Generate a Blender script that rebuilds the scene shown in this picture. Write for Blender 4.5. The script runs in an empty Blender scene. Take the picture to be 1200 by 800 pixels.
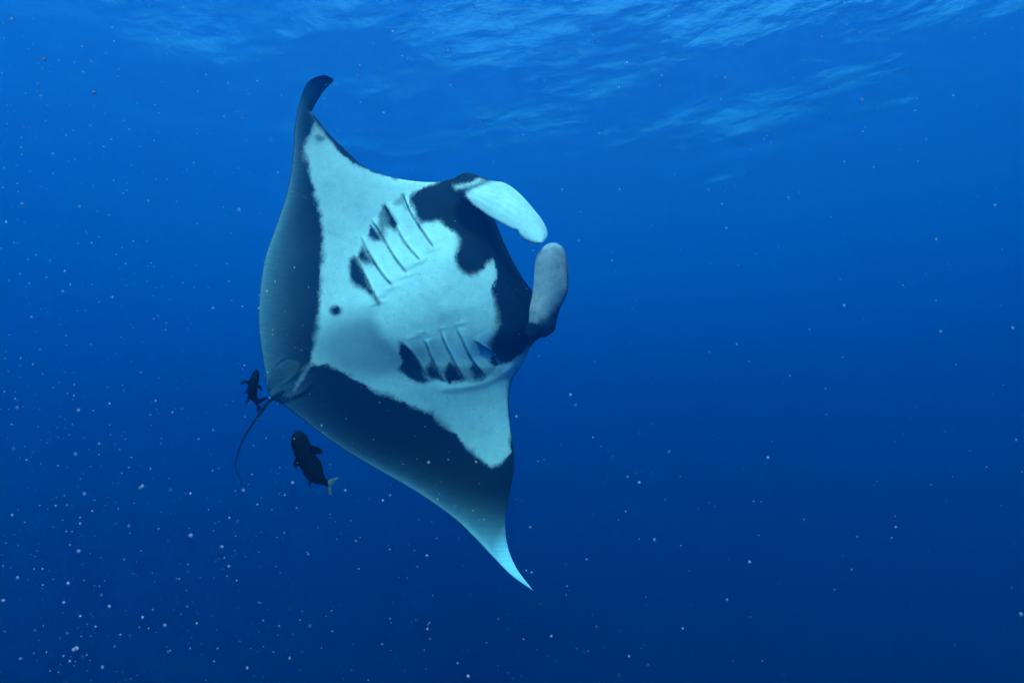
import bpy, math, random
import numpy as np
from mathutils import Vector, Matrix

R = math.radians
scene = bpy.context.scene
C = scene.collection

# ------------------------------------------------------------------ camera
CAM_DEPTH = 16.0                      # the camera hangs 16 m under the surface (surface at z = 0)
PITCH = 13.2
FPX = 811.0                           # focal length in pixels of the 1200 px wide photograph
cam = bpy.data.cameras.new('camera')
cam.lens = FPX / 1200 * 36
cam.sensor_width = 36
cam.clip_start = 0.02
cam.clip_end = 3000
cam.dof.use_dof = True
cam.dof.focus_distance = 6.0
cam.dof.aperture_fstop = 6.3
camo = bpy.data.objects.new('camera', cam)
camo.location = (0, 0, -CAM_DEPTH)
camo.rotation_euler = (R(90 + PITCH), 0, 0)
C.objects.link(camo)
scene.camera = camo

# ------------------------------------------------------------------ sky, sun, exposure
SUN_ELEV, SUN_AZ = 48.0, -12.0         # azimuth: degrees from straight behind the camera towards the right
el, az = R(SUN_ELEV), R(SUN_AZ)
to_sun = Vector((math.cos(el) * math.sin(az), -math.cos(el) * math.cos(az), math.sin(el)))
world = bpy.data.worlds.new('World')
scene.world = world
world.use_nodes = True
wn, wl = world.node_tree.nodes, world.node_tree.links
wn.clear()
sky = wn.new('ShaderNodeTexSky'); sky.sky_type = 'NISHITA'; sky.sun_disc = False
sky.sun_elevation = el
sky.sun_rotation = math.atan2(to_sun.x, to_sun.y)
bg = wn.new('ShaderNodeBackground'); bg.inputs['Strength'].default_value = 0.08
wo = wn.new('ShaderNodeOutputWorld')
wl.new(sky.outputs[0], bg.inputs[0]); wl.new(bg.outputs[0], wo.inputs[0])
sun = bpy.data.lights.new('sun', 'SUN')
sun.energy = 5.0
sun.angle = R(0.6)
sun.color = (1.0, 0.96, 0.9)
suno = bpy.data.objects.new('sun', sun)
suno.rotation_euler = to_sun.to_track_quat('Z', 'Y').to_euler()
suno.location = (0, 0, 30)
C.objects.link(suno)

vs = scene.view_settings
vs.view_transform = 'Standard'; vs.look = 'None'; vs.gamma = 1; vs.use_curve_mapping = False
vs.exposure = 2.78

cy = scene.cycles
cy.max_bounces = 8; cy.diffuse_bounces = 2; cy.glossy_bounces = 3; cy.transmission_bounces = 5
cy.volume_bounces = 1; cy.transparent_max_bounces = 8
cy.sample_clamp_indirect = 4; cy.sample_clamp_direct = 0
cy.use_denoising = True
cy.use_adaptive_sampling = False
cy.caustics_refractive = True; cy.caustics_reflective = True

# ------------------------------------------------------------------ helpers
rng = np.random.default_rng(7)
Mcam = Matrix.Rotation(R(90 + PITCH), 3, 'X')
Mc = np.array(Mcam)
CAM = np.array((0, 0, -CAM_DEPTH))
D0 = 6.2                              # metres to the ray: 650 px of wing span come out at 5 m
U = D0 / FPX                          # metres per pixel at that distance

def P(px, py, w=0.0, d=D0):
    """pixel + height above the ray's middle plane (in pixel units, towards the viewer) -> world points"""
    px, py, w = np.broadcast_arrays(np.asarray(px, float), np.asarray(py, float), np.asarray(w, float))
    depth = d - w * U
    v = np.stack([(px - 600) / FPX * depth, -(py - 400) / FPX * depth, -depth], -1)
    return v @ Mc.T + CAM

def smooth(x, a, b):
    t = np.clip((x - a) / (b - a), 0, 1)
    return t * t * (3 - 2 * t)

def catmull(pts, n):
    """n points on a centripetal-ish Catmull-Rom curve, evenly spread in key index"""
    p = np.asarray(pts, float); k = len(p)
    t = np.linspace(0, k - 1, n)
    i = np.clip(t.astype(int), 0, k - 2); f = (t - i)[:, None]
    q = np.vstack([2 * p[0] - p[1], p, 2 * p[-1] - p[-2]])
    a, b, c, d = q[i], q[i + 1], q[i + 2], q[i + 3]
    return 0.5 * (2 * b + (c - a) * f + (2 * a - 5 * b + 4 * c - d) * f ** 2 + (3 * b - a - 3 * c + d) * f ** 3)

def seg_dist(x, y, line):
    """distance to a polyline and the position along it (0..1)"""
    best = np.full(x.shape, 1e9); pos = np.zeros(x.shape)
    line = np.asarray(line, float)
    L = np.hypot(*(line[1:] - line[:-1]).T); cum = np.concatenate([[0], np.cumsum(L)])
    for i in range(len(line) - 1):
        ax, ay = line[i]; dx, dy = line[i + 1] - line[i]
        t = np.clip(((x - ax) * dx + (y - ay) * dy) / (L[i] ** 2 + 1e-9), 0, 1)
        dd = np.hypot(x - ax - t * dx, y - ay - t * dy)
        m = dd < best
        best[m] = dd[m]; pos[m] = ((cum[i] + t * L[i]) / cum[-1])[m]
    return best, pos

def poly_sd(x, y, poly):
    """signed distance to a closed polygon, positive inside"""
    p = np.asarray(poly, float)
    d, _ = seg_dist(x, y, np.vstack([p, p[:1]]))
    inside = np.zeros(x.shape, bool)
    for i in range(len(p)):
        x1, y1 = p[i]; x2, y2 = p[(i + 1) % len(p)]
        c = ((y1 > y) != (y2 > y))
        with np.errstate(divide='ignore', invalid='ignore'):
            xi = (x2 - x1) * (y - y1) / (y2 - y1) + x1
        inside ^= c & (x < xi)
    return np.where(inside, d, -d)

def vnoise(x, y, seed=0):
    """smooth value noise, -1..1"""
    r = np.random.default_rng(seed).uniform(-1, 1, (256, 256))
    xi, yi = np.floor(x).astype(int), np.floor(y).astype(int)
    fx, fy = x - xi, y - yi
    fx = fx * fx * (3 - 2 * fx); fy = fy * fy * (3 - 2 * fy)
    g = lambda a, b: r[a % 256, b % 256]
    return (g(xi, yi) * (1 - fx) + g(xi + 1, yi) * fx) * (1 - fy) + (g(xi, yi + 1) * (1 - fx) + g(xi + 1, yi + 1) * fx) * fy

def tag(o, label, cat=None, group=None, kind=None):
    o['label'] = label
    if cat: o['category'] = cat
    if group: o['group'] = group
    if kind: o['kind'] = kind
    return o

def mesh_obj(name, verts, faces, mat, parent=None, attrs=None, smooth_shade=True):
    verts = np.asarray(verts, float)
    if parent is not None:
        verts = verts - np.array(root_world(parent))
    me = bpy.data.meshes.new(name)
    me.from_pydata(verts.tolist(), [], [list(map(int, f)) for f in faces])
    for an, arr in (attrs or {}).items():
        arr = np.asarray(arr, np.float32)
        if arr.ndim == 1:
            a = me.attributes.new(an, 'FLOAT', 'POINT'); a.data.foreach_set('value', arr)
        else:
            a = me.attributes.new(an, 'FLOAT_VECTOR', 'POINT'); a.data.foreach_set('vector', arr.ravel())
    if smooth_shade:
        me.polygons.foreach_set('use_smooth', np.ones(len(me.polygons), bool))
    me.materials.append(mat)
    me.update()
    o = bpy.data.objects.new(name, me)
    C.objects.link(o)
    if parent is not None:
        o.parent = parent
    return o

def root_world(o):
    v = Vector((0, 0, 0))
    while o is not None:
        v += o.location; o = o.parent
    return v

def empty(name, loc):
    o = bpy.data.objects.new(name, None)
    o.location = loc; o.empty_display_size = 0.1
    C.objects.link(o)
    return o

def grid_faces(nu, nv, closed_v=False, flip=False):
    i, j = np.meshgrid(np.arange(nu - 1), np.arange(nv if closed_v else nv - 1), indexing='ij')
    i, j = i.ravel(), j.ravel(); k = (j + 1) % nv
    f = np.stack([i * nv + j, (i + 1) * nv + j, (i + 1) * nv + k, i * nv + k], -1)
    return f[:, ::-1] if flip else f

def new_mat(name):
    m = bpy.data.materials.new(name); m.use_nodes = True
    n, l = m.node_tree.nodes, m.node_tree.links
    n.clear()
    out = n.new('ShaderNodeOutputMaterial')
    return m, n, l, out

def math_node(n, l, op, a, b=None, c=None):
    m = n.new('ShaderNodeMath'); m.operation = op
    for i, v in enumerate((a, b, c)):
        if v is None: continue
        if isinstance(v, (int, float)): m.inputs[i].default_value = v
        else: l.new(v, m.inputs[i])
    return m.outputs[0]

def attr(n, name):
    a = n.new('ShaderNodeAttribute'); a.attribute_name = name
    return a

def mix_col(n, l, fac, a, b):
    m = n.new('ShaderNodeMix'); m.data_type = 'RGBA'
    for sock, v in ((m.inputs[0], fac), (m.inputs[6], a), (m.inputs[7], b)):
        if isinstance(v, (int, float)): sock.default_value = v
        elif isinstance(v, tuple): sock.default_value = (*v, 1)
        else: l.new(v, sock)
    return m.outputs[2]

def noise_node(n, l, vec, scale, detail=4, rough=0.55):
    t = n.new('ShaderNodeTexNoise'); t.inputs['Scale'].default_value = scale
    t.inputs['Detail'].default_value = detail; t.inputs['Roughness'].default_value = rough
    if vec is not None: l.new(vec, t.inputs['Vector'])
    return t.outputs[0]

# ------------------------------------------------------------------ the sea: wavy surface sheet, blue water body
def build_surface():
    # polar sheet: fine rings near the viewer, coarse out to the horizon
    na, nr = 720, 420
    rr = np.concatenate([np.linspace(0.3, 60, nr - 60), np.geomspace(61, 900, 60)])
    aa = np.linspace(0, 2 * math.pi, na, endpoint=False)
    r_, a_ = np.meshgrid(rr, aa, indexing='ij')
    x, y = r_ * np.cos(a_), r_ * np.sin(a_)
    z = np.zeros_like(x)
    wr = np.random.default_rng(3)
    for k in range(46):
        lam = 0.35 * 1.115 ** k
        th = R(55) + wr.normal(0, 0.75)
        amp = 0.0074 * lam ** 0.82
        amp *= 0.35 if lam > 11 else 1.1 if lam > 4 else 0.45 if lam > 1.6 else 0.75
        fade = np.clip(lam * 60 / np.maximum(r_, 1), 0, 1)
        ph = (x * math.cos(th) + y * math.sin(th)) * 2 * math.pi / lam + wr.uniform(0, 6.28)
        z += amp * fade * (np.sin(ph) + 0.25 * np.cos(2 * ph))
    verts = np.stack([x, y, z], -1).reshape(-1, 3)
    verts = np.vstack([verts, [[0, 0, z[0].mean()]]])
    f = grid_faces(nr, na, closed_v=True)
    faces = [tuple(q) for q in f] + [(len(verts) - 1, j, (j + 1) % na) for j in range(na)]
    m, n, l, out = new_mat('sea_surface')
    geo = n.new('ShaderNodeNewGeometry')
    nz = noise_node(n, l, geo.outputs['Position'], 2.6, 5, 0.6)
    bump = n.new('ShaderNodeBump'); bump.inputs['Strength'].default_value = 0.55; bump.inputs['Distance'].default_value = 0.14
    l.new(nz, bump.inputs['Height'])
    gl = n.new('ShaderNodeBsdfGlass'); gl.inputs['IOR'].default_value = 1.333; gl.inputs['Roughness'].default_value = 0.03
    l.new(bump.outputs[0], gl.inputs['Normal'])
    tr = n.new('ShaderNodeBsdfTransparent')
    mx = n.new('ShaderNodeMixShader'); mx.inputs[0].default_value = 0.74
    l.new(tr.outputs[0], mx.inputs[1]); l.new(gl.outputs[0], mx.inputs[2])
    l.new(mx.outputs[0], out.inputs['Surface'])
    o = mesh_obj('water_surface', verts, faces, m)
    tag(o, 'rippled sea surface seen from below', kind='structure')

def build_water():
    x0, y0, z0, z1 = 420, 420, -190.0, 1.2
    v = [(sx * x0, sy * y0, z) for z in (z0, z1) for sx, sy in ((-1, -1), (1, -1), (1, 1), (-1, 1))]
    f = [(3, 2, 1, 0), (4, 5, 6, 7), (0, 1, 5, 4), (1, 2, 6, 5), (2, 3, 7, 6), (3, 0, 4, 7)]
    m, n, l, out = new_mat('sea_water')
    pv = n.new('ShaderNodeVolumePrincipled')
    # per metre: extinction k and scattering s
    k = np.array((0.117, 0.0605, 0.058)); s = np.array((0.0000, 0.0092, 0.0340))
    dens = 0.2
    col = s / dens
    a = (1 - (k / dens - col) / (1 - col)) ** 2
    pv.inputs['Color'].default_value = (*col, 1)
    pv.inputs['Absorption Color'].default_value = (*a, 1)
    pv.inputs['Density'].default_value = dens
    pv.inputs['Anisotropy'].default_value = 0.4
    l.new(pv.outputs[0], out.inputs['Volume'])
    o = mesh_obj('haze', v, f, m, smooth_shade=False)
    tag(o, 'clear deep blue sea water fading to navy below', kind='stuff')

build_surface()
build_water()

# ------------------------------------------------------------------ skin materials
def skin_material(name, dark=(0.007, 0.011, 0.017), white=(0.86, 0.78, 0.68), grey=(0.20, 0.22, 0.24), mottle=0.42):
    m, n, l, out = new_mat(name)
    at = attr(n, 'skin_pos')                     # position on the animal, pixel units
    vec = at.outputs['Vector']
    fine = noise_node(n, l, vec, 0.55, 6, 0.7)
    broad = noise_node(n, l, vec, 0.045, 4, 0.55)
    micro = noise_node(n, l, vec, 2.2, 3, 0.6)
    d = attr(n, 'dark').outputs['Fac']
    fr = math_node(n, l, 'MULTIPLY_ADD', math_node(n, l, 'SUBTRACT', fine, 0.5), 10.0, d)
    mask = n.new('ShaderNodeMapRange'); mask.interpolation_type = 'SMOOTHSTEP'
    mask.inputs[1].default_value = -1.0; mask.inputs[2].default_value = 1.0
    soft = n.new('ShaderNodeMapRange'); soft.inputs[1].default_value = 0.40; soft.inputs[2].default_value = 0.66
    soft.inputs[3].default_value = 1.6; soft.inputs[4].default_value = 7.0
    l.new(noise_node(n, l, vec, 0.028, 3, 0.6), soft.inputs[0])
    l.new(math_node(n, l, 'DIVIDE', fr, soft.outputs[0]), mask.inputs[0])
    fd = attr(n, 'faint').outputs['Fac']
    fmask = math_node(n, l, 'MULTIPLY', fd, math_node(n, l, 'MULTIPLY_ADD', fine, 1.6, 0.1))
    fmask = math_node(n, l, 'MINIMUM', math_node(n, l, 'MAXIMUM', fmask, 0), 1)
    # pale skin, a little uneven and smudged, belly shading mixed in as grey
    mp = n.new('ShaderNodeMapping'); mp.inputs['Rotation'].default_value = (0, 0, R(-28)); mp.inputs['Scale'].default_value = (0.06, 0.5, 0.2)
    l.new(vec, mp.inputs['Vector'])
    streak = noise_node(n, l, mp.outputs[0], 1.0, 5, 0.65)
    mp2 = n.new('ShaderNodeMapping'); mp2.inputs['Rotation'].default_value = (0, 0, R(37)); mp2.inputs['Scale'].default_value = (0.012, 0.42, 0.1)
    l.new(vec, mp2.inputs['Vector'])
    scr = n.new('ShaderNodeMapRange'); scr.inputs[1].default_value = 0.70; scr.inputs[2].default_value = 0.76
    l.new(noise_node(n, l, mp2.outputs[0], 1.0, 2, 0.5), scr.inputs[0])
    wv = math_node(n, l, 'MULTIPLY_ADD', broad, 0.40, 0.66)
    wv = math_node(n, l, 'MULTIPLY_ADD', streak, 0.06, wv)
    wv = math_node(n, l, 'MULTIPLY_ADD', math_node(n, l, 'SUBTRACT', micro, 0.5), mottle, wv)
    wv = math_node(n, l, 'MULTIPLY_ADD', math_node(n, l, 'SUBTRACT', fine, 0.5), 0.7 * mottle, wv)
    medium = noise_node(n, l, vec, 0.13, 4, 0.6)
    wv = math_node(n, l, 'MULTIPLY_ADD', math_node(n, l, 'SUBTRACT', medium, 0.5), 0.9 * mottle, wv)
    fk = n.new('ShaderNodeMapRange'); fk.inputs[1].default_value = 0.71; fk.inputs[2].default_value = 0.76
    l.new(noise_node(n, l, vec, 0.30, 1, 0.4), fk.inputs[0])
    wv = math_node(n, l, 'MULTIPLY_ADD', fk.outputs[0], -0.30, wv)
    wv = math_node(n, l, 'MULTIPLY_ADD', scr.outputs[0], -0.07, wv)
    wv = math_node(n, l, 'MULTIPLY_ADD', wv, 1.0, 0.10)
    wcol = n.new('ShaderNodeVectorMath'); wcol.operation = 'SCALE'
    wcol.inputs[0].default_value = white; l.new(wv, wcol.inputs['Scale'])
    pale = mix_col(n, l, attr(n, 'smudge_shade').outputs['Fac'], wcol.outputs[0], grey)
    pale = mix_col(n, l, fmask, pale, (0.03, 0.04, 0.05))
    # dark skin, greyer towards the free edges, speckled
    sp = n.new('ShaderNodeMapRange'); sp.inputs[1].default_value = 0.52; sp.inputs[2].default_value = 0.8
    l.new(micro, sp.inputs[0])
    dk = mix_col(n, l, math_node(n, l, 'MULTIPLY', sp.outputs[0], 0.34), dark, (0.09, 0.10, 0.12))
    edge = attr(n, 'edge').outputs['Fac']
    ed = math_node(n, l, 'MULTIPLY', edge, math_node(n, l, 'MULTIPLY_ADD', streak, 1.1, math_node(n, l, 'MULTIPLY_ADD', micro, 0.5, 0.2)))
    ed = math_node(n, l, 'MINIMUM', ed, 1)
    dk = mix_col(n, l, ed, dk, (0.56, 0.72, 0.76))
    col = mix_col(n, l, mask.outputs[0], pale, dk)
    bs = n.new('ShaderNodeBsdfPrincipled')
    l.new(col, bs.inputs['Base Color'])
    bs.inputs['Roughness'].default_value = 0.62
    bs.inputs['IOR'].default_value = 1.12           # wet skin against water: hardly any gloss
    bump = n.new('ShaderNodeBump'); bump.inputs['Strength'].default_value = 0.55; bump.inputs['Distance'].default_value = 0.008
    h = math_node(n, l, 'MULTIPLY_ADD', streak, 0.35, math_node(n, l, 'MULTIPLY_ADD', fine, 0.6, math_node(n, l, 'MULTIPLY', micro, 0.35)))
    l.new(h, bump.inputs['Height']); l.new(bump.outputs[0], bs.inputs['Normal'])
    l.new(bs.outputs[0], out.inputs['Surface'])
    return m

def plain_material(name, c0, c1, scale=60.0, rough=0.6):
    m, n, l, out = new_mat(name)
    tc = n.new('ShaderNodeTexCoord')
    nz = noise_node(n, l, tc.outputs['Object'], scale, 4, 0.6)
    bs = n.new('ShaderNodeBsdfPrincipled')
    l.new(mix_col(n, l, nz, c0, c1), bs.inputs['Base Color'])
    bs.inputs['Roughness'].default_value = rough; bs.inputs['IOR'].default_value = 1.15
    bump = n.new('ShaderNodeBump'); bump.inputs['Strength'].default_value = 0.3; bump.inputs['Distance'].default_value = 0.004
    l.new(nz, bump.inputs['Height']); l.new(bump.outputs[0], bs.inputs['Normal'])
    l.new(bs.outputs[0], out.inputs['Surface'])
    return m

SKIN = skin_material('ray_skin')
FIN_WHITE = skin_material('cephalic_fin_pale_skin', white=(0.92, 0.80, 0.70))
FIN_GREY = skin_material('cephalic_fin_grey_skin', white=(0.54, 0.37, 0.36), mottle=1.1)  # warm grey: the red of flash light put into the colour
SLIT = plain_material('gill_slit_dark', (0.012, 0.016, 0.022), (0.03, 0.035, 0.04))
TAIL = plain_material('tail_skin', (0.010, 0.013, 0.018), (0.025, 0.028, 0.034))
FISH = plain_material('fish_skin', (0.002, 0.002, 0.004), (0.008, 0.008, 0.012), 45)
FISH_FIN = plain_material('fish_fin_skin', (0.002, 0.002, 0.004), (0.008, 0.009, 0.012), 45)
FISH_TAIL = plain_material('fish_tail_pale', (0.01, 0.015, 0.02), (0.20, 0.22, 0.23), 40)

# ------------------------------------------------------------------ manta ray body
LEAD = [(390.5, 96), (382, 104), (373.5, 116), (367.5, 126.5), (365.2, 132), (370.5, 138), (384, 155), (400, 171), (430, 197), (470, 210), (508, 213.5),
        (533, 209), (560, 207), (576, 254), (588, 290), (603, 320), (622, 345), (646, 372), (648, 388), (627, 400),
        (613, 424), (600, 447), (596.5, 472), (598, 497), (602, 528), (602, 553), (595.5, 585), (592, 610), (594.5, 638), (605, 665), (625, 692)]
TRAIL = [(391, 93), (379, 88), (361, 96), (353, 113), (351, 121), (349, 128), (345, 150), (343, 182), (337, 222), (325, 260), (311, 300),
         (305, 336), (303, 368), (304, 392), (307, 414), (310, 434), (314, 458), (320, 468), (331, 474), (349, 487),
         (372, 505), (396, 522), (425, 540), (455, 557), (486, 575), (513, 593), (537, 611), (556, 629.5), (577, 651), (599, 673), (625, 692)]
NS, NC = 640, 230
lead, trail = catmull(LEAD, NS), catmull(TRAIL, NS)
KEYS = [0, 1, 2, 2.75, 3, 3.3] + list(range(4, 29))
sk = np.interp(np.linspace(0, len(LEAD) - 1, NS), np.arange(len(LEAD)), KEYS)            # station parameter 0..28
E = np.array((305.0, -140.0)); E /= np.hypot(*E)   # body axis, tail to mouth
Np = np.array((E[1], -E[0]))                       # lateral, towards the upper wing
if Np[1] > 0: Np = -Np
TAILBASE = np.array((320.0, 464.0))

def body_axes(x, y):
    return (x - TAILBASE[0]) * E[0] + (y - TAILBASE[1]) * E[1], (x - TAILBASE[0]) * Np[0] + (y - TAILBASE[1]) * Np[1]

GILL_UP = [[(417, 301), (423, 314), (430, 328), (443, 354.5)], [(422, 276), (433, 298), (447, 320), (461, 336)],
           [(434, 256), (447, 275), (460, 298), (478, 322)], [(450, 238), (462, 262), (475, 285), (493, 306)],
           [(471, 225), (480, 247), (491, 265), (509, 291)]]
GILL_LO = [[(470, 400), (485, 416), (493, 429), (501, 443)], [(496, 396), (507, 422), (518, 443), (525, 450)],
           [(515, 387), (522, 404), (530, 420), (545, 447)], [(534, 383), (541, 398), (552, 420), (570, 443)],
           [(555, 398), (564, 405), (574, 412), (590, 428)]]
CHEST = [(441, 352), (447, 372), (455, 388), (470, 401), (497, 395), (515, 386), (537, 381), (575, 375), (600, 350), (590, 320),
         (560, 290), (525, 285), (509, 291), (493, 306), (478, 322), (461, 336)]

def flex(x, y):
    """bend of the middle surface towards the viewer"""
    e, n = body_axes(x, y)
    up = np.maximum(n, 0) / 300; lo = np.maximum(-n, 0) / 330
    w = -16 * up ** 1.8 + 62 * lo ** 2.2 + 60 * smooth(lo, 0.62, 1.15) * lo
    w += -0.05 * e
    return w

def body_surface(s, c, x, y):
    """height of the belly side and of the back side over the middle plane"""
    e, n = body_axes(x, y)
    mid = flex(x, y)
    prof = (np.maximum(c, 0) ** 0.5) * (np.maximum(1 - c, 0) ** 0.85) / 0.49
    th = 4.5 + 11 * np.exp(-(n / 210) ** 2) + 31 * np.exp(-(np.abs(n) / 104) ** 2.7)
    th *= smooth(s, 0, 5) * 0.8 + 0.2
    th *= (1 - smooth(s, 22.5, 28)) * 0.8 + 0.2
    mouth = smooth(s, 9.6, 11.6) * (1 - smooth(s, 14.6, 16.6))
    gap = 15 * mouth * (1 - np.clip(c, 0, 1)) ** 4
    v = 0.95 * th * prof * np.where(c < 0.02, np.maximum(c, 0) / 0.02, 1) ** 0.0 + gap + 0.6
    dors = 0.8 * th * prof + gap * 1.2 + 0.6
    # rounded rim at the leading edge, thin at the trailing edge
    v *= smooth(c, -0.02, 0.02) * (1 - 0.85 * mouth) + 0.85 * mouth
    # upper wing tip rolls over: its leading side swings towards the viewer
    roll = 1 - smooth(s, 1.5, 3.5)
    tip = roll * (16 * (c - 0.5) - 14)
    fold = 3 * np.exp(-((s - 3.3) / 0.8) ** 2) * np.sin(np.pi * np.clip(c, 0, 1))
    mid = mid + tip + fold
    return mid, v, dors, mouth

ONES = np.linspace(0, 1, NC)
cc = 0.5 - 0.5 * np.cos(np.pi * ONES); cc = 0.55 * ONES + 0.45 * cc
S2, C2 = np.meshgrid(sk, cc, indexing='ij')
X = lead[:, None, 0] * (1 - C2) + trail[:, None, 0] * C2
Y = lead[:, None, 1] * (1 - C2) + trail[:, None, 1] * C2
mid, vent, dors, mouth = body_surface(S2, C2, X, Y)

# --- belly relief
W = vent.copy()
inner = poly_sd(X, Y, CHEST)
W += 7 * smooth(inner, -36, 30)                       # chest plate between the gill rows
for row, H in ((GILL_UP, 3.4), (GILL_LO, 1.3)):
    for ln in row:
        cur = catmull(ln, 14)
        d, t = seg_dist(X, Y, cur)
        a, b = np.array(ln[0]), np.array(ln[-1]); ab = (b - a) / np.hypot(*(b - a))
        side = (X - a[0]) * ab[1] - (Y - a[1]) * ab[0]
        # signed side relative to the curve itself
        near = cur[np.clip((t * 13).round().astype(int), 0, 12)]
        nxt = cur[np.clip((t * 13).round().astype(int) + 1, 1, 13)]
        tg = nxt - near
        side = (X - near[..., 0]) * tg[..., 1] - (Y - near[..., 1]) * tg[..., 0]
        along = smooth(t, 0, 0.12) * (1 - smooth(t, 0.86, 1.0))
        head = side > 0 if ((600 - a[0]) * (b - a)[1] - (300 - a[1]) * (b - a)[0]) > 0 else side < 0
        W += np.where(head, H * np.exp(-d / 12.0), 0) * along * smooth(d, -0.4, 0.8)
        W += np.where(head, (0.9 if row is GILL_UP else 0.5) * np.exp(-((d - 1.6) / 1.3) ** 2), 0) * along
        W -= np.where(head, 0, 0.45 * np.exp(-(d / 1.8) ** 2)) * along
        # puckers where a slit ends on the chest
        ex, ey = ln[-1] if row is GILL_UP else ln[0]
        dx, dy = X - ex, Y - ey
        if row is GILL_UP: W += 1.2 * np.exp(-((dx * 0.94 - dy * 0.34) ** 2 / 90 + (dx * 0.34 + dy * 0.94) ** 2 / 6))
# folded inner rim of the lower gill row
d, t = seg_dist(X, Y, catmull([(466, 399), (493, 391), (515, 386), (537, 380), (560, 374)], 30))
W += (0.45 + 0.5 * vnoise(X * 0.25, Y * 0.25, 5)) * np.exp(-(d / 3.5) ** 2) * smooth(t, 0, 0.1) * (1 - smooth(t, 0.85, 1))
# rounded rim below the lower gill row
d, t = seg_dist(X, Y, catmull([(498, 453), (520, 455), (545, 453), (568, 448), (590, 437), (612, 419)], 30))
W += 1.2 * np.exp(-(d / 5.5) ** 2) * smooth(t, 0, 0.25) * (1 - smooth(t, 0.85, 1))
# creases running from the belly to the tail base
for ln, hh in (([(336, 416), (326, 424), (313, 443)], 1.0), ([(362, 428), (347, 438), (326, 454)], 1.4), ([(368, 446), (358, 456), (342, 466)], 1.2)):
    d, t = seg_dist(X, Y, catmull(ln, 16))
    W += hh * np.exp(-(d / 3.0) ** 2) * smooth(t, 0, 0.15) * (1 - smooth(t, 0.8, 1))
# lip of the lower jaw
W += 5 * np.exp(-((C2 * 330 - 7) / 6) ** 2) * mouth
W += 0.8 * vnoise(X / 26, Y / 26, 9) * smooth(C2, 0, 0.1) * (1 - smooth(C2, 0.9, 1))

# --- colour fields (positive = dark)
BAND_UP = [(392, 80), (400, 97), (384, 106), (373, 117), (365.5, 132), (370, 141), (367, 152), (361.5, 163), (357.5, 172), (358, 180), (361, 192), (366, 214), (371, 233), (376, 252),
           (377, 262), (379, 280), (378, 302), (376, 325), (375, 345), (374, 370), (372, 390), (367, 411), (363, 427),
           (340, 470), (300, 480), (280, 380), (300, 250), (325, 150), (340, 80)]
BAND_LO = [(300, 480), (340, 462), (363, 426), (376, 426.5), (386, 427.5), (398, 434), (410, 441), (420, 446), (433, 454), (441, 459), (453, 461),
           (465, 467), (480, 475), (497, 482), (508, 484), (513, 492), (525, 500), (537, 511), (545, 521), (554, 527), (559, 534),
           (567, 541), (574, 545), (582, 543.5), (590, 539), (597, 532), (598.5, 510), (597, 492), (595.5, 470), (599, 445), (606, 433), (620, 440), (640, 560), (650, 710), (560, 720), (400, 600)]
STRIP = [(362, 128), (366, 140), (375, 151), (385, 163.5), (396, 176), (408, 187.5), (420, 195), (434, 201.5), (452, 207), (466, 211),
         (470, 204), (430, 185), (400, 160), (375, 125)]
HEAD = [(508, 214.5), (496, 219), (484, 225), (480.5, 233), (481.5, 241), (487, 254), (492, 262), (504, 259.5), (515, 259.5), (523, 266),
        (531, 271), (538, 281), (535, 291), (533.5, 302), (535, 312), (541, 320), (550, 323), (560, 321), (568, 316), (573, 308),
        (577, 303), (581, 310), (580.5, 325), (577, 340), (580, 354), (581.5, 368), (583, 380), (579, 393), (573.5, 401), (573, 408),
        (580, 418), (588, 426), (597, 423.5), (608, 417.5), (618, 409), (628, 402), (670, 410), (690, 330), (600, 190), (540, 180)]
BLOTCH = [
    [(409, 320), (410, 304), (415, 299.5), (419, 303), (426, 320), (436, 339), (444, 356), (437, 348), (428, 340), (417, 336), (411, 330)],
    [(419, 302), (420, 298), (425, 288), (433, 300), (440, 310), (430, 309.5), (422, 306)],
    [(431, 277), (434, 263), (440, 270), (449, 283), (440, 282)],
    [(448, 241), (451.5, 240), (458, 251), (465, 262), (462, 270), (456, 262)],
    [(468, 400), (473, 402), (486, 417), (495, 432), (500, 441), (504, 446), (497, 450), (487, 447), (475, 440), (466, 433), (472, 424), (468, 414)],
    [(498, 432), (505, 421.5), (511, 430), (518, 443), (506, 445), (499, 439)],
    [(519, 436), (527, 423), (535, 431), (544, 446), (530, 446), (527, 451), (521, 442)],
    [(551, 432), (555, 424), (563, 433), (569, 443), (557, 445)],
    [(574, 424), (577, 415), (587, 426), (580, 430)]]
FAINT = [([(440, 266), (446, 244), (452, 240), (464, 262), (452, 268), (452, 284)], 0.8), ([(432, 280), (437, 262), (448, 278)], 0.5),
         ([(460, 240), (467, 230), (473, 226), (478, 248), (470, 240)], 0.6), ([(367, 160), (376, 157), (381, 163), (372, 168)], 0.75),
         ([(499, 440), (505, 428), (590, 432), (584, 440), (560, 447), (530, 450)], 0.55), ([(538, 430), (552, 425), (568, 440), (545, 447)], 0.4)]
x, y = X, Y
wob = 1.9 * vnoise(x / 6, y / 6, 1) + 1.0 * vnoise(x / 2.1, y / 2.1, 2)
dark = np.full(x.shape, -60.0)
for pg in (BAND_UP, BAND_LO, HEAD): dark = np.maximum(dark, poly_sd(x, y, pg) + wob)
dark = np.maximum(dark, poly_sd(x, y, STRIP) + 0.5 * wob)
for pg in BLOTCH: dark = np.maximum(dark, poly_sd(x, y, pg) + 0.35 * wob)
dark = np.maximum(dark, 6.6 - np.hypot((x - 393) * 0.94, (y - 364) * 1.12) + 0.4 * wob)     # round belly spot
dark = np.maximum(dark, 2.4 - np.abs((x - 600) * 0.2 + 1e3 * (np.abs(C2 - 0.003) > 0.004)))
faint = np.zeros(x.shape)
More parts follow.
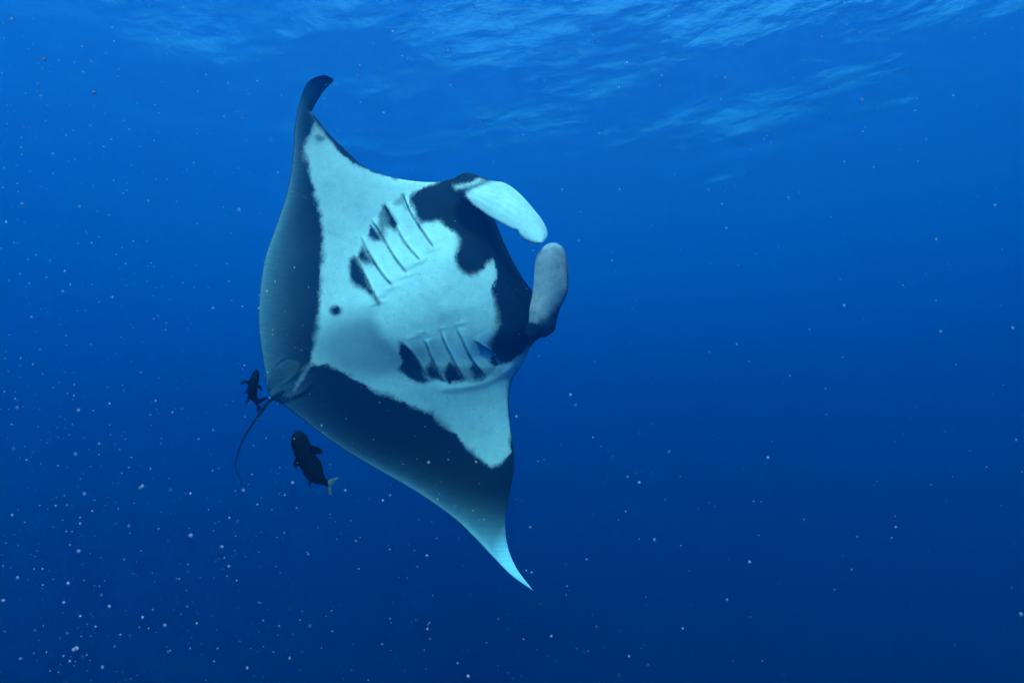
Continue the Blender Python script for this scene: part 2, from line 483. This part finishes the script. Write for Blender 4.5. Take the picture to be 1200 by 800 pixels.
for pg, k in FAINT: faint = np.maximum(faint, k * smooth(poly_sd(x, y, pg) + wob, -3, 3))
# trailing margin turns grey; lower wing tip pale, its sunlit brightness painted in
dT, _ = seg_dist(x, y, trail[::4])
wid = np.interp(S2, [0, 3, 5, 7, 8.5, 11, 13, 15, 17, 20, 23, 25, 28], [3, 4, 8, 13, 24, 26, 22, 22, 17, 14, 18, 28, 60])
amt = np.interp(S2, [0, 2.6, 3.4, 5, 8, 11, 13, 15, 18, 22, 24.5, 26, 28], [0.0, 0.0, 0.4, 0.5, 0.85, 0.75, 0.65, 0.6, 0.5, 0.55, 0.8, 1.2, 1.5])
edge = 0.36 * amt * np.exp(-(dT / wid) ** 1.3)
edge += np.interp(S2, [0, 3.5, 6, 8, 13, 15.5, 17, 20, 24, 28], [0, 0, 0.12, 0.2, 0.12, 0.05, 0.35, 0.45, 0.4, 0.3]) * np.exp(-(dT / 4.5) ** 1.5)
edge *= smooth(dT, 0.4, 1.6) * 0.85 + 0.15
tb = np.hypot((x - 326) / 30, (y - 448) / 26)
edge = np.maximum(edge, 0.13 * (1 - smooth(tb, 0.3, 1.1)))
edge = np.maximum(edge, 1.0 * smooth(S2, 24.4, 26.8) ** 1.4)
# grey belly marking, plus painted shading over the rear belly and upper wing
e_, n_ = body_axes(x, y)
smudge_shade = 0.8 * smooth(-inner, -2, 16) * (1 - smooth(np.hypot((x - 440) / 95, (y - 405) / 48), 0.45, 1.15))
smudge_shade = np.maximum(smudge_shade, 0.22 * smooth(-inner, 25, 110))
smudge_shade = np.maximum(smudge_shade, 0.62 * (1 - smooth(S2 + 0.5 * wob * 0.3, 3.2, 6.2)))
skin_pos_v = np.stack([x, y, np.zeros_like(x)], -1)

vent_w = mid + W                       # belly heights, used to seat the slits and the fins
DX = X + 0; DY = Y + 0
jaw = mouth * (1 - smooth(C2, 0, 0.08))
DX = DX + 5.5 * jaw * np.sin(np.clip((S2 - 10.6) / 4.6, 0, 1) * np.pi) ** 0.7
DY = DY - 1.0 * jaw
dors_w = mid - dors - 1.2 * dors * 0

# mouth cavity: rows that lead inside from the lower jaw and back out to the upper jaw
NI = 7
ci = np.linspace(0.012, 0.20, NI)
mo = mouth[:, :1]
cav_lo = []; cav_up = []
for k in range(NI):
    q = ci[k] * mo[:, 0]
    xx = lead[:, 0] * (1 - q) + trail[:, 0] * q; yy = lead[:, 1] * (1 - q) + trail[:, 1] * q
    fr = 1 - (k / (NI - 1)) ** 2
    wl = mid[:, 0] + (vent[:, 0] - 4 * mo[:, 0] * 1.0) * fr * mo[:, 0] + (1 - mo[:, 0]) * 0.0
    wu = mid[:, 0] - (dors[:, 0] - 4 * mo[:, 0]) * fr * mo[:, 0]
    cav_lo.append((xx, yy, wl)); cav_up.append((xx, yy, wu))
cols = []
attrs = {k: [] for k in ('dark', 'faint', 'smudge_shade', 'edge')}
rows = []
def add_row(xx, yy, ww, dk, ft, sm, ed):
    rows.append((xx, yy, ww, dk, ft, sm, ed))
zer = np.zeros(NS)
for j in range(NC - 1, -1, -1):
    add_row(X[:, j], Y[:, j], vent_w[:, j], dark[:, j], faint[:, j], smudge_shade[:, j], edge[:, j])
for k in range(NI): add_row(*cav_lo[k], zer + 10, zer, zer, zer)
for k in range(NI - 2, -1, -1): add_row(*cav_up[k], zer + 10, zer, zer, zer)
step = list(range(0, NC - 1, 2))
for j in step: add_row(DX[:, j], DY[:, j], dors_w[:, j], zer + 10, zer, zer, edge[:, j] * 0.3)
nrow = len(rows)
arr = np.array(rows)                    # row, field, station
arr = np.moveaxis(arr, 2, 0)            # station, row, field
pts = P(arr[..., 0], arr[..., 1], arr[..., 2])
faces = grid_faces(NS, nrow, closed_v=True, flip=True)
ROOT = P(430, 360, 0)
manta = empty('manta_ray', Vector(ROOT))
tag(manta, 'giant black and white manta ray banking with its pale belly shown', 'manta ray')
flat = arr.reshape(-1, 7)
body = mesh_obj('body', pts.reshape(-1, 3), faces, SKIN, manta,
                {'dark': flat[:, 3], 'faint': flat[:, 4], 'smudge_shade': flat[:, 5], 'edge': flat[:, 6],
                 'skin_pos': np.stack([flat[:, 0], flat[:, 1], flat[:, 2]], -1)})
import bmesh
bm = bmesh.new(); bm.from_mesh(body.data)
bmesh.ops.remove_doubles(bm, verts=bm.verts, dist=0.0004)
bmesh.ops.recalc_face_normals(bm, faces=bm.faces)
bm.to_mesh(body.data); bm.free()

def surf_w(px, py):
    """belly height at pixel positions"""
    out = []
    for a, b in zip(np.atleast_1d(px), np.atleast_1d(py)):
        i = np.argmin((X - a) ** 2 + (Y - b) ** 2)
        out.append(vent_w.ravel()[i])
    return np.array(out)

def tube(name, path_px, w, rad, mat, parent, nseg=10, nsub=60, d=D0):
    """tapering tube along a pixel path, radii in pixel units"""
    c = catmull(np.column_stack([path_px, w, rad]), nsub)
    p = P(c[:, 0], c[:, 1], c[:, 2], d); r = np.maximum(c[:, 3], 0.05) * U
    t = np.gradient(p, axis=0); t /= np.linalg.norm(t, axis=1)[:, None]
    view = p - CAM; view /= np.linalg.norm(view, axis=1)[:, None]
    b = np.cross(t, view); b /= np.linalg.norm(b, axis=1)[:, None]; nn = np.cross(t, b)
    an = np.linspace(0, 2 * math.pi, nseg, endpoint=False)
    v = p[:, None] + r[:, None, None] * (np.cos(an)[None, :, None] * b[:, None] + np.sin(an)[None, :, None] * nn[:, None])
    v = v.reshape(-1, 3)
    f = [tuple(q) for q in grid_faces(nsub, nseg, closed_v=True)]
    f += [tuple(range(nseg)), tuple(reversed(range((nsub - 1) * nseg, nsub * nseg)))]
    return mesh_obj(name, v, f, mat, parent)

# gill slits: dark tubes standing in for the shaded gap under each flap
for row in (GILL_UP, GILL_LO):
    for ln in row:
        c = catmull(ln, 16)
        w = surf_w(c[:, 0], c[:, 1])
        k = np.linspace(0, 1, 16)
        tube('gill_slit', c, w - 0.35, 0.1 + (0.30 if row is GILL_UP else 0.16) * np.sin(np.pi * np.clip(k, 0.02, 0.98)) ** 0.6, SLIT, manta, 6, 40)

# whip tail
tail_path = [(338, 455), (327, 462), (316, 469), (307, 481), (298, 493), (287, 510), (280, 527), (276.5, 543), (279, 556), (286.5, 569)]
tail_w = [4, 3, 0, -1, 0, 2, 4, 6, 7, 8]
tail_r = [3.6, 3.2, 2.3, 1.9, 1.6, 1.3, 1.0, 0.85, 0.7, 0.3]
tube('tail', tail_path, np.array(tail_w) + float(flex(np.array(320.), np.array(464.))), tail_r, TAIL, manta, 10, 90)

def lobe(name, edge_a, edge_b, wa, wb, th, mat, parent, dark_fn=None, edge_fn=None, nu=60, nv=34, smudge_fn=None, rib=0.0, crown=2.0, dorsal_dark=True):
    """fleshy fin between two outline edges (base to tip), rounded margins"""
    a, b = catmull(edge_a, nu), catmull(edge_b, nu)
    wa = np.interp(np.linspace(0, 1, nu), np.linspace(0, 1, len(wa)), wa); wb = np.interp(np.linspace(0, 1, nu), np.linspace(0, 1, len(wb)), wb)
    q = 0.5 - 0.5 * np.cos(np.pi * np.linspace(0, 1, nv))
    u, v = np.meshgrid(np.linspace(0, 1, nu), q, indexing='ij')
    x = a[:, None, 0] * (1 - v) + b[:, None, 0] * v; y = a[:, None, 1] * (1 - v) + b[:, None, 1] * v
    base = wa[:, None] * (1 - v) + wb[:, None] * v
    t = th * np.sqrt(np.maximum(1 - (2 * v - 1) ** 2, 0)) * np.sqrt(np.maximum(1 - np.maximum(u * 1.0 - 0.75, 0) ** 2 / 0.0625, 0))
    cr = crown * np.sin(np.pi * v)
    rp = rib * np.sin(v * 34 + 2.5 * vnoise(u * 5, v * 5, 3)) * np.sin(np.pi * v) * (1 - u * 0.6)
    top = base + cr + t + rp; bot = base + cr - t
    loopx = np.concatenate([x, x[:, -2:0:-1]], 1); loopy = np.concatenate([y, y[:, -2:0:-1]], 1)
    loopw = np.concatenate([top, bot[:, -2:0:-1]], 1)
    uu = np.concatenate([u, u[:, -2:0:-1]], 1); vv = np.concatenate([v, v[:, -2:0:-1]], 1)
    isb = np.concatenate([np.zeros_like(u), np.ones_like(u[:, -2:0:-1])], 1)
    n = loopx.shape[1]
    dk = dark_fn(uu, vv, loopx, loopy) if dark_fn else np.full(uu.shape, -20.0)
    if dorsal_dark: dk = np.where(isb > 0, 12.0, dk)
    ed = edge_fn(uu, vv) if edge_fn else np.zeros(uu.shape)
    sm = smudge_fn(uu, vv) if smudge_fn else np.zeros(uu.shape)
    f = [tuple(r_) for r_ in grid_faces(nu, n, closed_v=True)]
    f += [tuple(range(n)), tuple(reversed(range((nu - 1) * n, nu * n)))]
    o = mesh_obj(name, P(loopx, loopy, loopw).reshape(-1, 3), f, mat, parent,
                 {'dark': dk.ravel(), 'faint': np.zeros(dk.size), 'smudge_shade': sm.ravel(), 'edge': ed.ravel(),
                  'skin_pos': np.stack([loopx, loopy, loopw], -1).reshape(-1, 3)})
    b2 = bmesh.new(); b2.from_mesh(o.data)
    bmesh.ops.recalc_face_normals(b2, faces=b2.faces); b2.to_mesh(o.data); b2.free()
    return o

# upper cephalic fin: pale paddle with a dark root
f1 = lobe('cephalic_fin',
     [(526, 214), (535, 207), (546, 202.5), (560, 205.5), (576, 211.5), (590, 214), (602, 221), (614, 232), (626, 246), (636, 259), (641, 270), (641, 277), (637, 283)],
     [(540, 236), (548, 240), (556, 243), (563, 247), (571, 252), (580, 257), (590, 263), (600, 268), (606.5, 269), (610, 276), (617, 282), (625, 286), (633, 285.5)],
     [14, 12, 10, 12, 16, 20, 24, 28, 32, 36, 40, 44, 48], [26, 28, 31, 34, 37, 40, 43, 46, 49, 51, 52, 52, 51], 3.4, FIN_WHITE, manta,
     dark_fn=lambda u, v, x, y: 0.8 - np.maximum(
         poly_sd(x, y, [(546, 225), (553, 221), (562, 217), (571, 213.5), (588, 208), (660, 245), (660, 300), (600, 290), (566, 249), (553, 239), (545.5, 230)]),
         poly_sd(x, y, [(531, 217.5), (542, 215.5), (553, 212.5), (561, 207.5), (569, 211), (557, 217), (545, 220.5), (534, 222)]) - 0.4),
     smudge_fn=lambda u, v: 0.25 * np.exp(-((v - 0.12) / 0.14) ** 2), rib=0.3, crown=4)
f1['label'] = 'bright white upper cephalic fin with a dark root'
# lower cephalic fin: grey paddle, rolled, its outer rim dark
f2 = lobe('cephalic_fin',
     [(615, 392), (617, 384), (620, 374), (620.5, 362), (623.5, 347), (625.5, 330), (626.5, 314), (628, 302), (632, 294), (638, 288), (645, 284.5)],
     [(638, 396), (649, 388), (652, 378), (655, 366), (660, 354), (665, 343), (666, 328), (665, 312), (663.5, 300), (660, 290), (652, 284.5)],
     [38, 41, 44, 45, 45, 46, 46, 46, 46, 46, 46], [36, 40, 44, 46, 47, 48, 49, 50, 50, 50, 50], 5.5, FIN_GREY, manta,
     dark_fn=lambda u, v, x, y: np.maximum((v - 0.955) * 40 + (0.45 - np.abs(u - 0.55)) * 2 - 1.2,
                                           poly_sd(x, y, [(600, 420), (600, 378), (620, 377), (629, 378.5), (640, 373), (652, 360), (670, 345), (680, 400)]) * 0.9),
     edge_fn=lambda u, v: 0.15 * np.exp(-((u - 0.2) / 0.08) ** 2) * np.exp(-((v - 0.7) / 0.25) ** 2), crown=6)
f2['label'] = 'grey lower cephalic fin with a dark outer rim'

# eyes on the sides of the head
def eye(px, py, w):
    b = bmesh.new(); bmesh.ops.create_uvsphere(b, u_segments=20, v_segments=14, radius=2.6 * U)
    c = P(px, py, w)
    v = np.array([list(q.co) for q in b.verts]) + c; f = [[q.index for q in g.verts] for g in b.faces]; b.free()
    mesh_obj('eye', v, f, SLIT, manta)
eye(539, 207.5, 14); eye(646, 387, 38)

# pelvic fins beside the tail base
ff = float(flex(np.array(330.), np.array(445.)))
for ea, eb in (([(343, 414), (334, 418), (324, 428), (315, 441), (311.5, 452)], [(360, 428), (349, 438), (338, 446), (326, 454), (317, 461)]),
               ([(362, 430), (352, 440), (341, 449), (331, 458), (323, 466)], [(361, 450), (355, 461), (347, 469), (340, 473.5), (332, 474)])):
    wA = surf_w([p[0] for p in ea], [p[1] for p in ea]); wB = surf_w([p[0] for p in eb], [p[1] for p in eb])
    k = np.linspace(-1.6, -0.3, len(wA))
    lobe('pelvic_fin', ea, eb, wA + k, wB + k, 0.7, SKIN, manta, dark_fn=lambda u, v, x, y: np.full(u.shape, 10.0),
         edge_fn=lambda u, v: 0.10 + 0.16 * np.exp(-((v - 0.06) / 0.1) ** 2) * (1 - 0.5 * u) + 0.12 * np.exp(-((v - 0.94) / 0.1) ** 2), nu=36, nv=22, crown=0.7)  # paler margins: highlights along both fin edges painted into the colour

# ------------------------------------------------------------------ fish
def loft_body(name, axis, half, w, flat_k, mat, parent, d, nsub=46, nseg=20):
    c = catmull(np.column_stack([axis, half, w]), nsub)
    p = P(c[:, 0], c[:, 1], c[:, 3], d); r = np.maximum(c[:, 2], 0.2) * d / FPX
    t = np.gradient(p, axis=0); t /= np.linalg.norm(t, axis=1)[:, None]
    view = p - CAM; view /= np.linalg.norm(view, axis=1)[:, None]
    b = np.cross(t, view); b /= np.linalg.norm(b, axis=1)[:, None]; nn = np.cross(t, b)
    an = np.linspace(0, 2 * math.pi, nseg, endpoint=False)
    v = p[:, None] + r[:, None, None] * (np.cos(an)[None, :, None] * b[:, None] + flat_k * np.sin(an)[None, :, None] * nn[:, None])
    f = [tuple(q) for q in grid_faces(nsub, nseg, closed_v=True)]
    f += [tuple(range(nseg)), tuple(reversed(range((nsub - 1) * nseg, nsub * nseg)))]
    return mesh_obj(name, v.reshape(-1, 3), f, mat, parent)

def fin_plate(name, outline, w, th, mat, parent, d):
    """thin fin: closed outline (smoothed), lens-shaped in section; w = height per outline point"""
    o = np.column_stack([np.asarray(outline, float), np.broadcast_to(np.asarray(w, float), (len(outline),))])
    o = np.vstack([o, o[:1]])
    c = catmull(o, 6 * len(outline) + 1)[:-1]
    ctr = c.mean(0)
    k = len(c); verts = []; faces = []
    for sgn in (1, -1):
        for f_, tt in ((1.0, 0.15), (0.6, 0.7), (0.25, 1.0)):
            q = ctr + (c - ctr) * f_
            verts.append(P(q[:, 0], q[:, 1], q[:, 2] + sgn * th * tt, d))
        verts.append(P(ctr[:1], ctr[1:2], ctr[2:3] + sgn * th, d))
    offs = np.cumsum([0] + [len(v) for v in verts])
    for h in (0, 4):
        for ring in range(2):
            a, b = offs[h + ring], offs[h + ring + 1]
            for i in range(k):
                j = (i + 1) % k; q = (a + i, a + j, b + j, b + i)
                faces.append(q if h == 0 else q[::-1])
        a, ct = offs[h + 2], offs[h + 3]
        for i in range(k):
            j = (i + 1) % k; q = (a + i, a + j, ct); faces.append(q if h == 0 else q[::-1])
    for i in range(k):
        j = (i + 1) % k; faces.append((offs[0] + j, offs[0] + i, offs[4] + i, offs[4] + j))
    return mesh_obj(name, np.vstack(verts), faces, mat, parent)

dA = 3.2
fa = empty('fish', Vector(P(364, 545, 0, dA)))
tag(fa, 'larger dark blunt-headed fish with pale forked tail, swimming under the wing', 'fish', 'dark fish escorting the ray')
loft_body('body', [(352.5, 504.6), (352, 506), (351.2, 510), (351.5, 517), (354.5, 526), (358.5, 535), (363, 544), (368, 553), (373, 559), (379, 563.5), (384, 567), (386.5, 569)],
          [0.8, 4.5, 8.2, 10.2, 10.6, 10.8, 10.9, 10.6, 8.6, 4.6, 2.7, 2.0], [0] * 12, 0.85, FISH, fa, dA)
fin_plate('pectoral_fin', [(354, 531), (347, 536), (343.8, 543), (345.5, 547.5), (350, 546), (358, 541)], [4, 2, 1, 0, 0, 3], 0.8, FISH_FIN, fa, dA)
fin_plate('pectoral_fin', [(363, 521), (371, 523), (377.5, 527), (377.5, 531), (373, 532), (365, 531)], [4, 2, 1, 0, 0, 3], 0.8, FISH_FIN, fa, dA)
fin_plate('anal_fin', [(359, 554), (361, 562), (363.5, 572), (364.8, 565), (367, 558)], 1, 0.7, FISH_FIN, fa, dA)
fin_plate('dorsal_fin', [(368, 532), (376, 541), (378.5, 553), (378, 562), (371, 556)], -2, 0.7, FISH_FIN, fa, dA)
tl = fin_plate('tail_fin', [(383, 565), (386, 562), (391, 560), (397, 558.8), (393, 562.5), (389, 566.5), (387.2, 571), (387.2, 577), (388.6, 584), (385.2, 578), (383.5, 571)],
          [0, 1, 2, 4, 3, 1, 0, 1, 3, 2, 0], 0.6, FISH_TAIL, fa, dA)
tl['label'] = 'pale blue forked tail fin'

dB = 3.4
fb = empty('fish', Vector(P(297, 455, 0, dB)))
tag(fb, 'smaller black fish with spread fins beside the whip tail', 'fish', 'dark fish escorting the ray')
loft_body('body', [(301.6, 432.6), (301, 434), (300.2, 437.5), (298.6, 443), (297, 449), (295.8, 456), (295.8, 462), (297.5, 466), (300, 470), (301.8, 474), (303, 477.5)],
          [0.5, 2.3, 3.7, 5.0, 5.6, 5.7, 5.3, 4.2, 2.6, 1.6, 1.2], [0] * 11, 0.9, FISH, fb, dB)
fin_plate('pectoral_fin', [(292.5, 446), (288, 445.3), (283.2, 447.2), (281.6, 451), (285, 449), (288.5, 449.2), (292, 450.5)], [2, 3, 3, 2, 3, 3, 2], 0.6, FISH_FIN, fb, dB)
fin_plate('pectoral_fin', [(301.5, 449.5), (304.5, 450.8), (307, 454), (307, 458.5), (304.5, 455.5), (301.5, 453.5)], [2, 3, 3, 2, 3, 2], 0.6, FISH_FIN, fb, dB)
fin_plate('pelvic_fin', [(291.5, 456.5), (288, 457.5), (286.2, 461.5), (288.5, 460.5), (291.5, 460)], 3, 0.5, FISH_FIN, fb, dB)
fin_plate('anal_fin', [(290.6, 463), (288.6, 470), (287.2, 478), (290.5, 471.5), (293.5, 466)], 1, 0.5, FISH_FIN, fb, dB)
fin_plate('dorsal_fin', [(298, 464), (301.5, 467), (306, 467), (311, 464.8), (314, 466), (309, 469.5), (303.5, 472.5), (300, 470)], -1, 0.5, FISH_FIN, fb, dB)
fin_plate('tail_fin', [(301.5, 474.5), (304, 474.5), (306, 477), (308, 481), (304.5, 480), (303, 484), (301.3, 480)], 0, 0.5, FISH_FIN, fb, dB)

# ------------------------------------------------------------------ marine snow
def flake_mesh(name, seed, mat):
    b = bmesh.new()
    bmesh.ops.create_icosphere(b, subdivisions=1, radius=1.0)
    r = random.Random(seed)
    for v in b.verts:
        v.co *= r.uniform(0.65, 1.15); v.co.z *= 0.8
    me = bpy.data.meshes.new(name); b.to_mesh(me); b.free()
    me.polygons.foreach_set('use_smooth', np.ones(len(me.polygons), bool))
    me.materials.append(mat)
    return me

SNOW = plain_material('marine_snow_pale', (0.85, 0.50, 0.55), (0.98, 0.68, 0.70), 300, 0.9)  # pink of both snow colours stands in for flash light
SNOW2 = plain_material('marine_snow_dim', (0.45, 0.28, 0.32), (0.75, 0.50, 0.54), 300, 0.9)
flake_shapes = [flake_mesh('marine_snow_flake', s, SNOW) for s in range(4)]
BIG = [(93, 242, 3.0), (107, 72, 2.6), (223, 627, 4.6), (27, 239, 4.4), (285, 574, 3.8), (343, 565, 3.6), (737, 768, 2.6), (1010, 117, 3.6),
       (558, 541, 3.0), (316, 466, 2.4), (92, 645, 3.4), (193, 732, 3.6), (90, 759, 4.4), (120, 781, 3.0), (24, 771, 2.6), (151, 616, 2.6),
       (164, 571, 2.6), (14, 603, 2.8), (202, 483, 2.4), (20, 477, 2.8), (92, 480, 3.0), (167, 723, 3.2), (268, 663, 3.0), (363, 733, 2.4),
       (128, 710, 4.2), (4, 703, 4.6), (37, 792 - 421, 2.4), (767, 632, 3.6), (852, 702, 2.8), (646, 745, 2.8), (1050, 617, 2.2), (998, 667, 2.2), (1191, 515, 2.4),
       (48, 112, 3.0), (52, 69, 4.2), (62, 180, 2.6), (525, 59, 2.4), (850, 91, 2.0), (313, 341, 3.4), (701, 49, 2.0), (1011, 154, 1.8), (883, 587, 2.0)]
br = random.Random(11)
for i, (px, py, dia) in enumerate(BIG):
    d = br.uniform(0.75, 1.5)
    o = bpy.data.objects.new('marine_snow_flake', flake_shapes[i % 4])
    o.location = P(px, py, 0, d)
    s = dia * 0.5 * d / FPX
    o.scale = (s, s * br.uniform(0.8, 1.1), s * br.uniform(0.85, 1.1)); o.rotation_euler = (br.uniform(0, 6), br.uniform(0, 6), br.uniform(0, 6))
    tag(o, 'pale pinkish fleck of marine snow drifting in open water', 'marine snow', 'larger flecks of marine snow')
    C.objects.link(o)

def snow_cloud(name, n, lo, hi, smin, smax, mat, label, seed, bias):
    """countless specks, scattered through a block of water; thicker towards the lower, port side"""
    r = np.random.default_rng(seed)
    pts = r.uniform(lo, hi, (n * 4, 3))
    if bias:
        az_ = pts[:, 0] / (0.6 + pts[:, 1]); up_ = (pts[:, 2] + CAM_DEPTH - 0.2 * pts[:, 1]) / (0.6 + pts[:, 1])
        keep = r.uniform(0, 1, len(pts)) < 0.10 + 0.90 * np.clip(0.25 - 1.0 * az_ - 1.0 * up_, 0, 1) ** 1.5
        pts = pts[keep]
    pts = pts[:n]; pts = pts[np.linalg.norm(pts - CAM, axis=1) > 0.45]
    oct_v = np.array([(1, 0, 0), (-1, 0, 0), (0, 1, 0), (0, -1, 0), (0, 0, 1), (0, 0, -1)], float)
    oct_f = np.array([(0, 2, 4), (2, 1, 4), (1, 3, 4), (3, 0, 4), (2, 0, 5), (1, 2, 5), (3, 1, 5), (0, 3, 5)])
    m = len(pts); size = smin + (smax - smin) * r.uniform(0, 1, m) ** 3.6
    size *= np.clip(np.linalg.norm(pts - CAM, axis=1) / 1.6, 0.25, 1.0)
    v = pts[:, None] + oct_v[None] * size[:, None, None] * r.uniform(0.6, 1.2, (m, 6, 1))
    f = (np.arange(m)[:, None, None] * 6 + oct_f[None]).reshape(-1, 3)
    o = mesh_obj(name, v.reshape(-1, 3), f, mat)
    tag(o, label, kind='stuff')

snow_cloud('marine_snow', 9000, (-5.5, 0.3, -21.0), (5.5, 7.0, -11.0), 0.0010, 0.0050, SNOW2, 'countless tiny specks of marine snow hanging in the water', 21, True)
snow_cloud('marine_snow', 13500, (-2.6, 0.4, -18.0), (2.6, 2.8, -13.6), 0.0005, 0.0033, SNOW, 'fine pale specks of marine snow close by in the water', 22, True)
